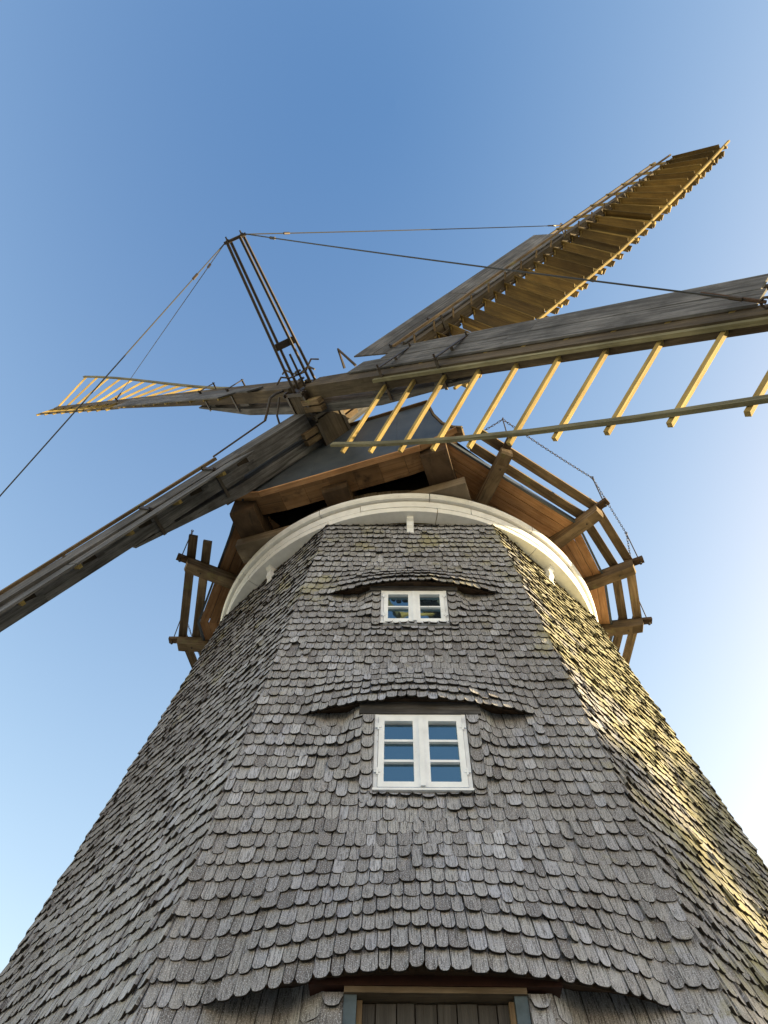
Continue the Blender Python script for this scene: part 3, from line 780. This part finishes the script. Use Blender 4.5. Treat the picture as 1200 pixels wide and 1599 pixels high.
# windshaft back into the cap
MB().tube([HB - n * .48, O_ + n * 1.0], [.26, .28], 12).build('windshaft', 'brown_beam', rotor)
# stay rods in front of the poll
TIP = HA + n * 2.30
ax1 = (E1 * .94 + E2 * .34).normalized(); ax2 = n.cross(ax1).normalized()
for s_ in (-1, 1):
    for q in (-1, 1):
        MB().tube([HA + n * .05 + ax1 * (s_ * .14 + q * .045) + ax2 * q * .06, TIP + ax1 * (s_ * .095 + q * .028) + ax2 * q * .03], .0215, 8).build('stay_rod', 'iron', rotor)
    MB().tube([TIP + ax1 * s_ * .105 - ax2 * .10 + n * .02, TIP + ax1 * s_ * .105 + ax2 * .10 + n * .02], .016, 6).build('rod_bolt', 'iron', rotor)
    MB().tube([TIP + ax1 * s_ * .105 + ax2 * .0 - n * .03, TIP + ax1 * s_ * .105 + n * .07], .012, 6).build('rod_bolt', 'iron', rotor)
MB().tube([TIP - ax1 * .16, TIP + ax1 * .16], .022, 8).build('crosshead', 'iron', rotor)
MB().beam(HA + n * .78 - ax1 * .15, HA + n * .78 + ax1 * .15, n, .10, .05).build('rod_spacer', 'iron', rotor)
poll_t = MB()
for s_ in (-1, 1): poll_t.beam(HA + n * .09 + ax1 * s_ * .13 - ax2 * .17, HA + n * .09 + ax1 * s_ * .13 + ax2 * .17, n, .03, .06)
poll_t.beam(HA + n * .085 - ax1 * .17, HA + n * .085 + ax1 * .17, n, .02, .12); poll_t.build('rod_base', 'iron', rotor)
# striking gear: spindle, cranks and levers
MB().tube([HA + n * .1, HA + n * .62], .017, 7).build('striking_spindle', 'iron', rotor)
for a_ in (.22, .34): MB().tube([HA + n * a_ - ax1 * .0, HA + n * (a_ + .02)], .05, 10).build('spindle_collar', 'iron', rotor)
for i, k in ((1, 1), (3, -1), (0, 1), (2, -1)):
    dv, tv = sv(i)
    b0 = HA + n * .30
    MB().tube([b0, b0 + dv * .18 + n * .03, b0 + dv * .30 + n * .10, b0 + dv * .42 + n * .04], .014, 6).build('crank_arm', 'iron', rotor)
# bent control iron of the edge-on shutter sail
i = 3; dv, tv = sv(i)
MB().tube([SP(i, -.05, -.34, .52), SP(i, .30, -.36, .56), SP(i, .42, -.34, .55), SP(i, .68, -.25, .36), SP(i, .72, -.24, .33)], .02, 7).build('control_iron', 'iron', rotor)
MB().tube([SP(i, .30, -.30, .50), SP(i, .55, -.16, .32), SP(i, .60, -.13, .17)], .016, 7).build('control_iron', 'iron', rotor)
MB().tube([SP(i, .72, -.24, .33), SP(i, 1.72, -.19, .29)], .013, 6).build('control_rod', 'iron', rotor)
i = 0
m_ = MB(); 
m_.tube([SP(i, .62, .34, .16), SP(i, .55, .42, .42), SP(i, .86, .36, .16)], .02, 6); m_.tube([SP(i, .55, .42, .42), SP(i, .66, .30, .17)], .012, 6); m_.build('lever_stand', 'iron', rotor)
# stay wires
def wire(p, q, sag, r_=.0085):
    pts = []
    for k in range(13):
        t = k / 12; pts.append(V(p).lerp(V(q), t) - V((0, 0, sag * 4 * t * (1 - t))))
    MB().tube(pts, r_, 5).build('stay_wire', 'cable', rotor)
    dv = (V(q) - V(p)).normalized()
    for f in (.09, .965):
        c_ = pts[0] + (pts[-1] - pts[0]) * f - V((0, 0, sag * 4 * f * (1 - f))); MB().tube([c_ - dv * .05, c_ + dv * .05], .018, 6).build('wire_clamp', 'iron', rotor)
    MB().tube([pts[-1] - dv * .5, pts[-1]], .015, 6).build('turnbuckle', 'rust', rotor)
def eye(i, r_, t_, a_):
    c_ = SP(i, r_, t_, a_); dv, tv = sv(i); ring = []
    for k in range(11):
        q = 2 * math.pi * k / 10; ring.append(c_ + n * (math.sin(q) * .04) + dv * math.cos(q) * .04)
    MB().tube(ring, .012, 5, caps=False).build('eye_ring', 'iron', rotor)
    MB().tube([c_ - n * .04, c_ - n * .16], .014, 6).build('eye_bolt', 'iron', rotor)
    return c_
EY = [eye(0, 6.42, .0, .17), eye(1, 7.7, .43, .17), eye(2, 7.4, .0, .16), eye(3, 7.1, .0, .17)]
wire(TIP + ax1 * .15 - ax2 * .02, EY[0], .10); wire(TIP + ax1 * .15 + ax2 * .04, EY[1], .05)
wire(TIP - ax1 * .15 + ax2 * .03, EY[2], .04, .006); wire(TIP - ax1 * .15, EY[3], .06)
eye(3, 4.05, -.09, .19)

# ------------------------------------------------------------------ trees far to the right, beyond the picture; low sun comes over their tops
rng = random.Random(5); m_ = MB()
ux, uy = V((math.cos(SUN_AZ), math.sin(SUN_AZ), 0)), V((-math.sin(SUN_AZ), math.cos(SUN_AZ), 0))
for k in range(11):
    c_ = ux * (34 + rng.uniform(-2, 2)) + uy * (-17 + 3.1 * k + rng.uniform(-.6, .6)); H_ = 15.4 + rng.uniform(-1.6, .8)
    m_.tube([c_, c_ + V((0, 0, H_ * .6))], [.25, .1], 7)
    for q in range(1500):
        a, z_ = rng.uniform(0, 6.283), rng.uniform(.12, 1); rr = 2.3 * math.sqrt(rng.random()) * (1 - .4 * max(0, z_ - .4) / .6)
        p = c_ + V((rr * math.cos(a), rr * math.sin(a), H_ * z_)); e = V((rng.gauss(0, 1), rng.gauss(0, 1), rng.gauss(0, 1))).normalized(); g_ = e.orthogonal().normalized(); L = .46
        m_.poly([p - e * L, p + g_ * L * .6, p + e * L, p - g_ * L * .6], [(0, 0)] * 4, rng.random())
M['leaf'] = simple('tree_foliage', (.05, .075, .022), .8, 0, .3, 1.5, .4)
tl = m_.build('treeline', 'leaf'); tl['kind'] = 'stuff'
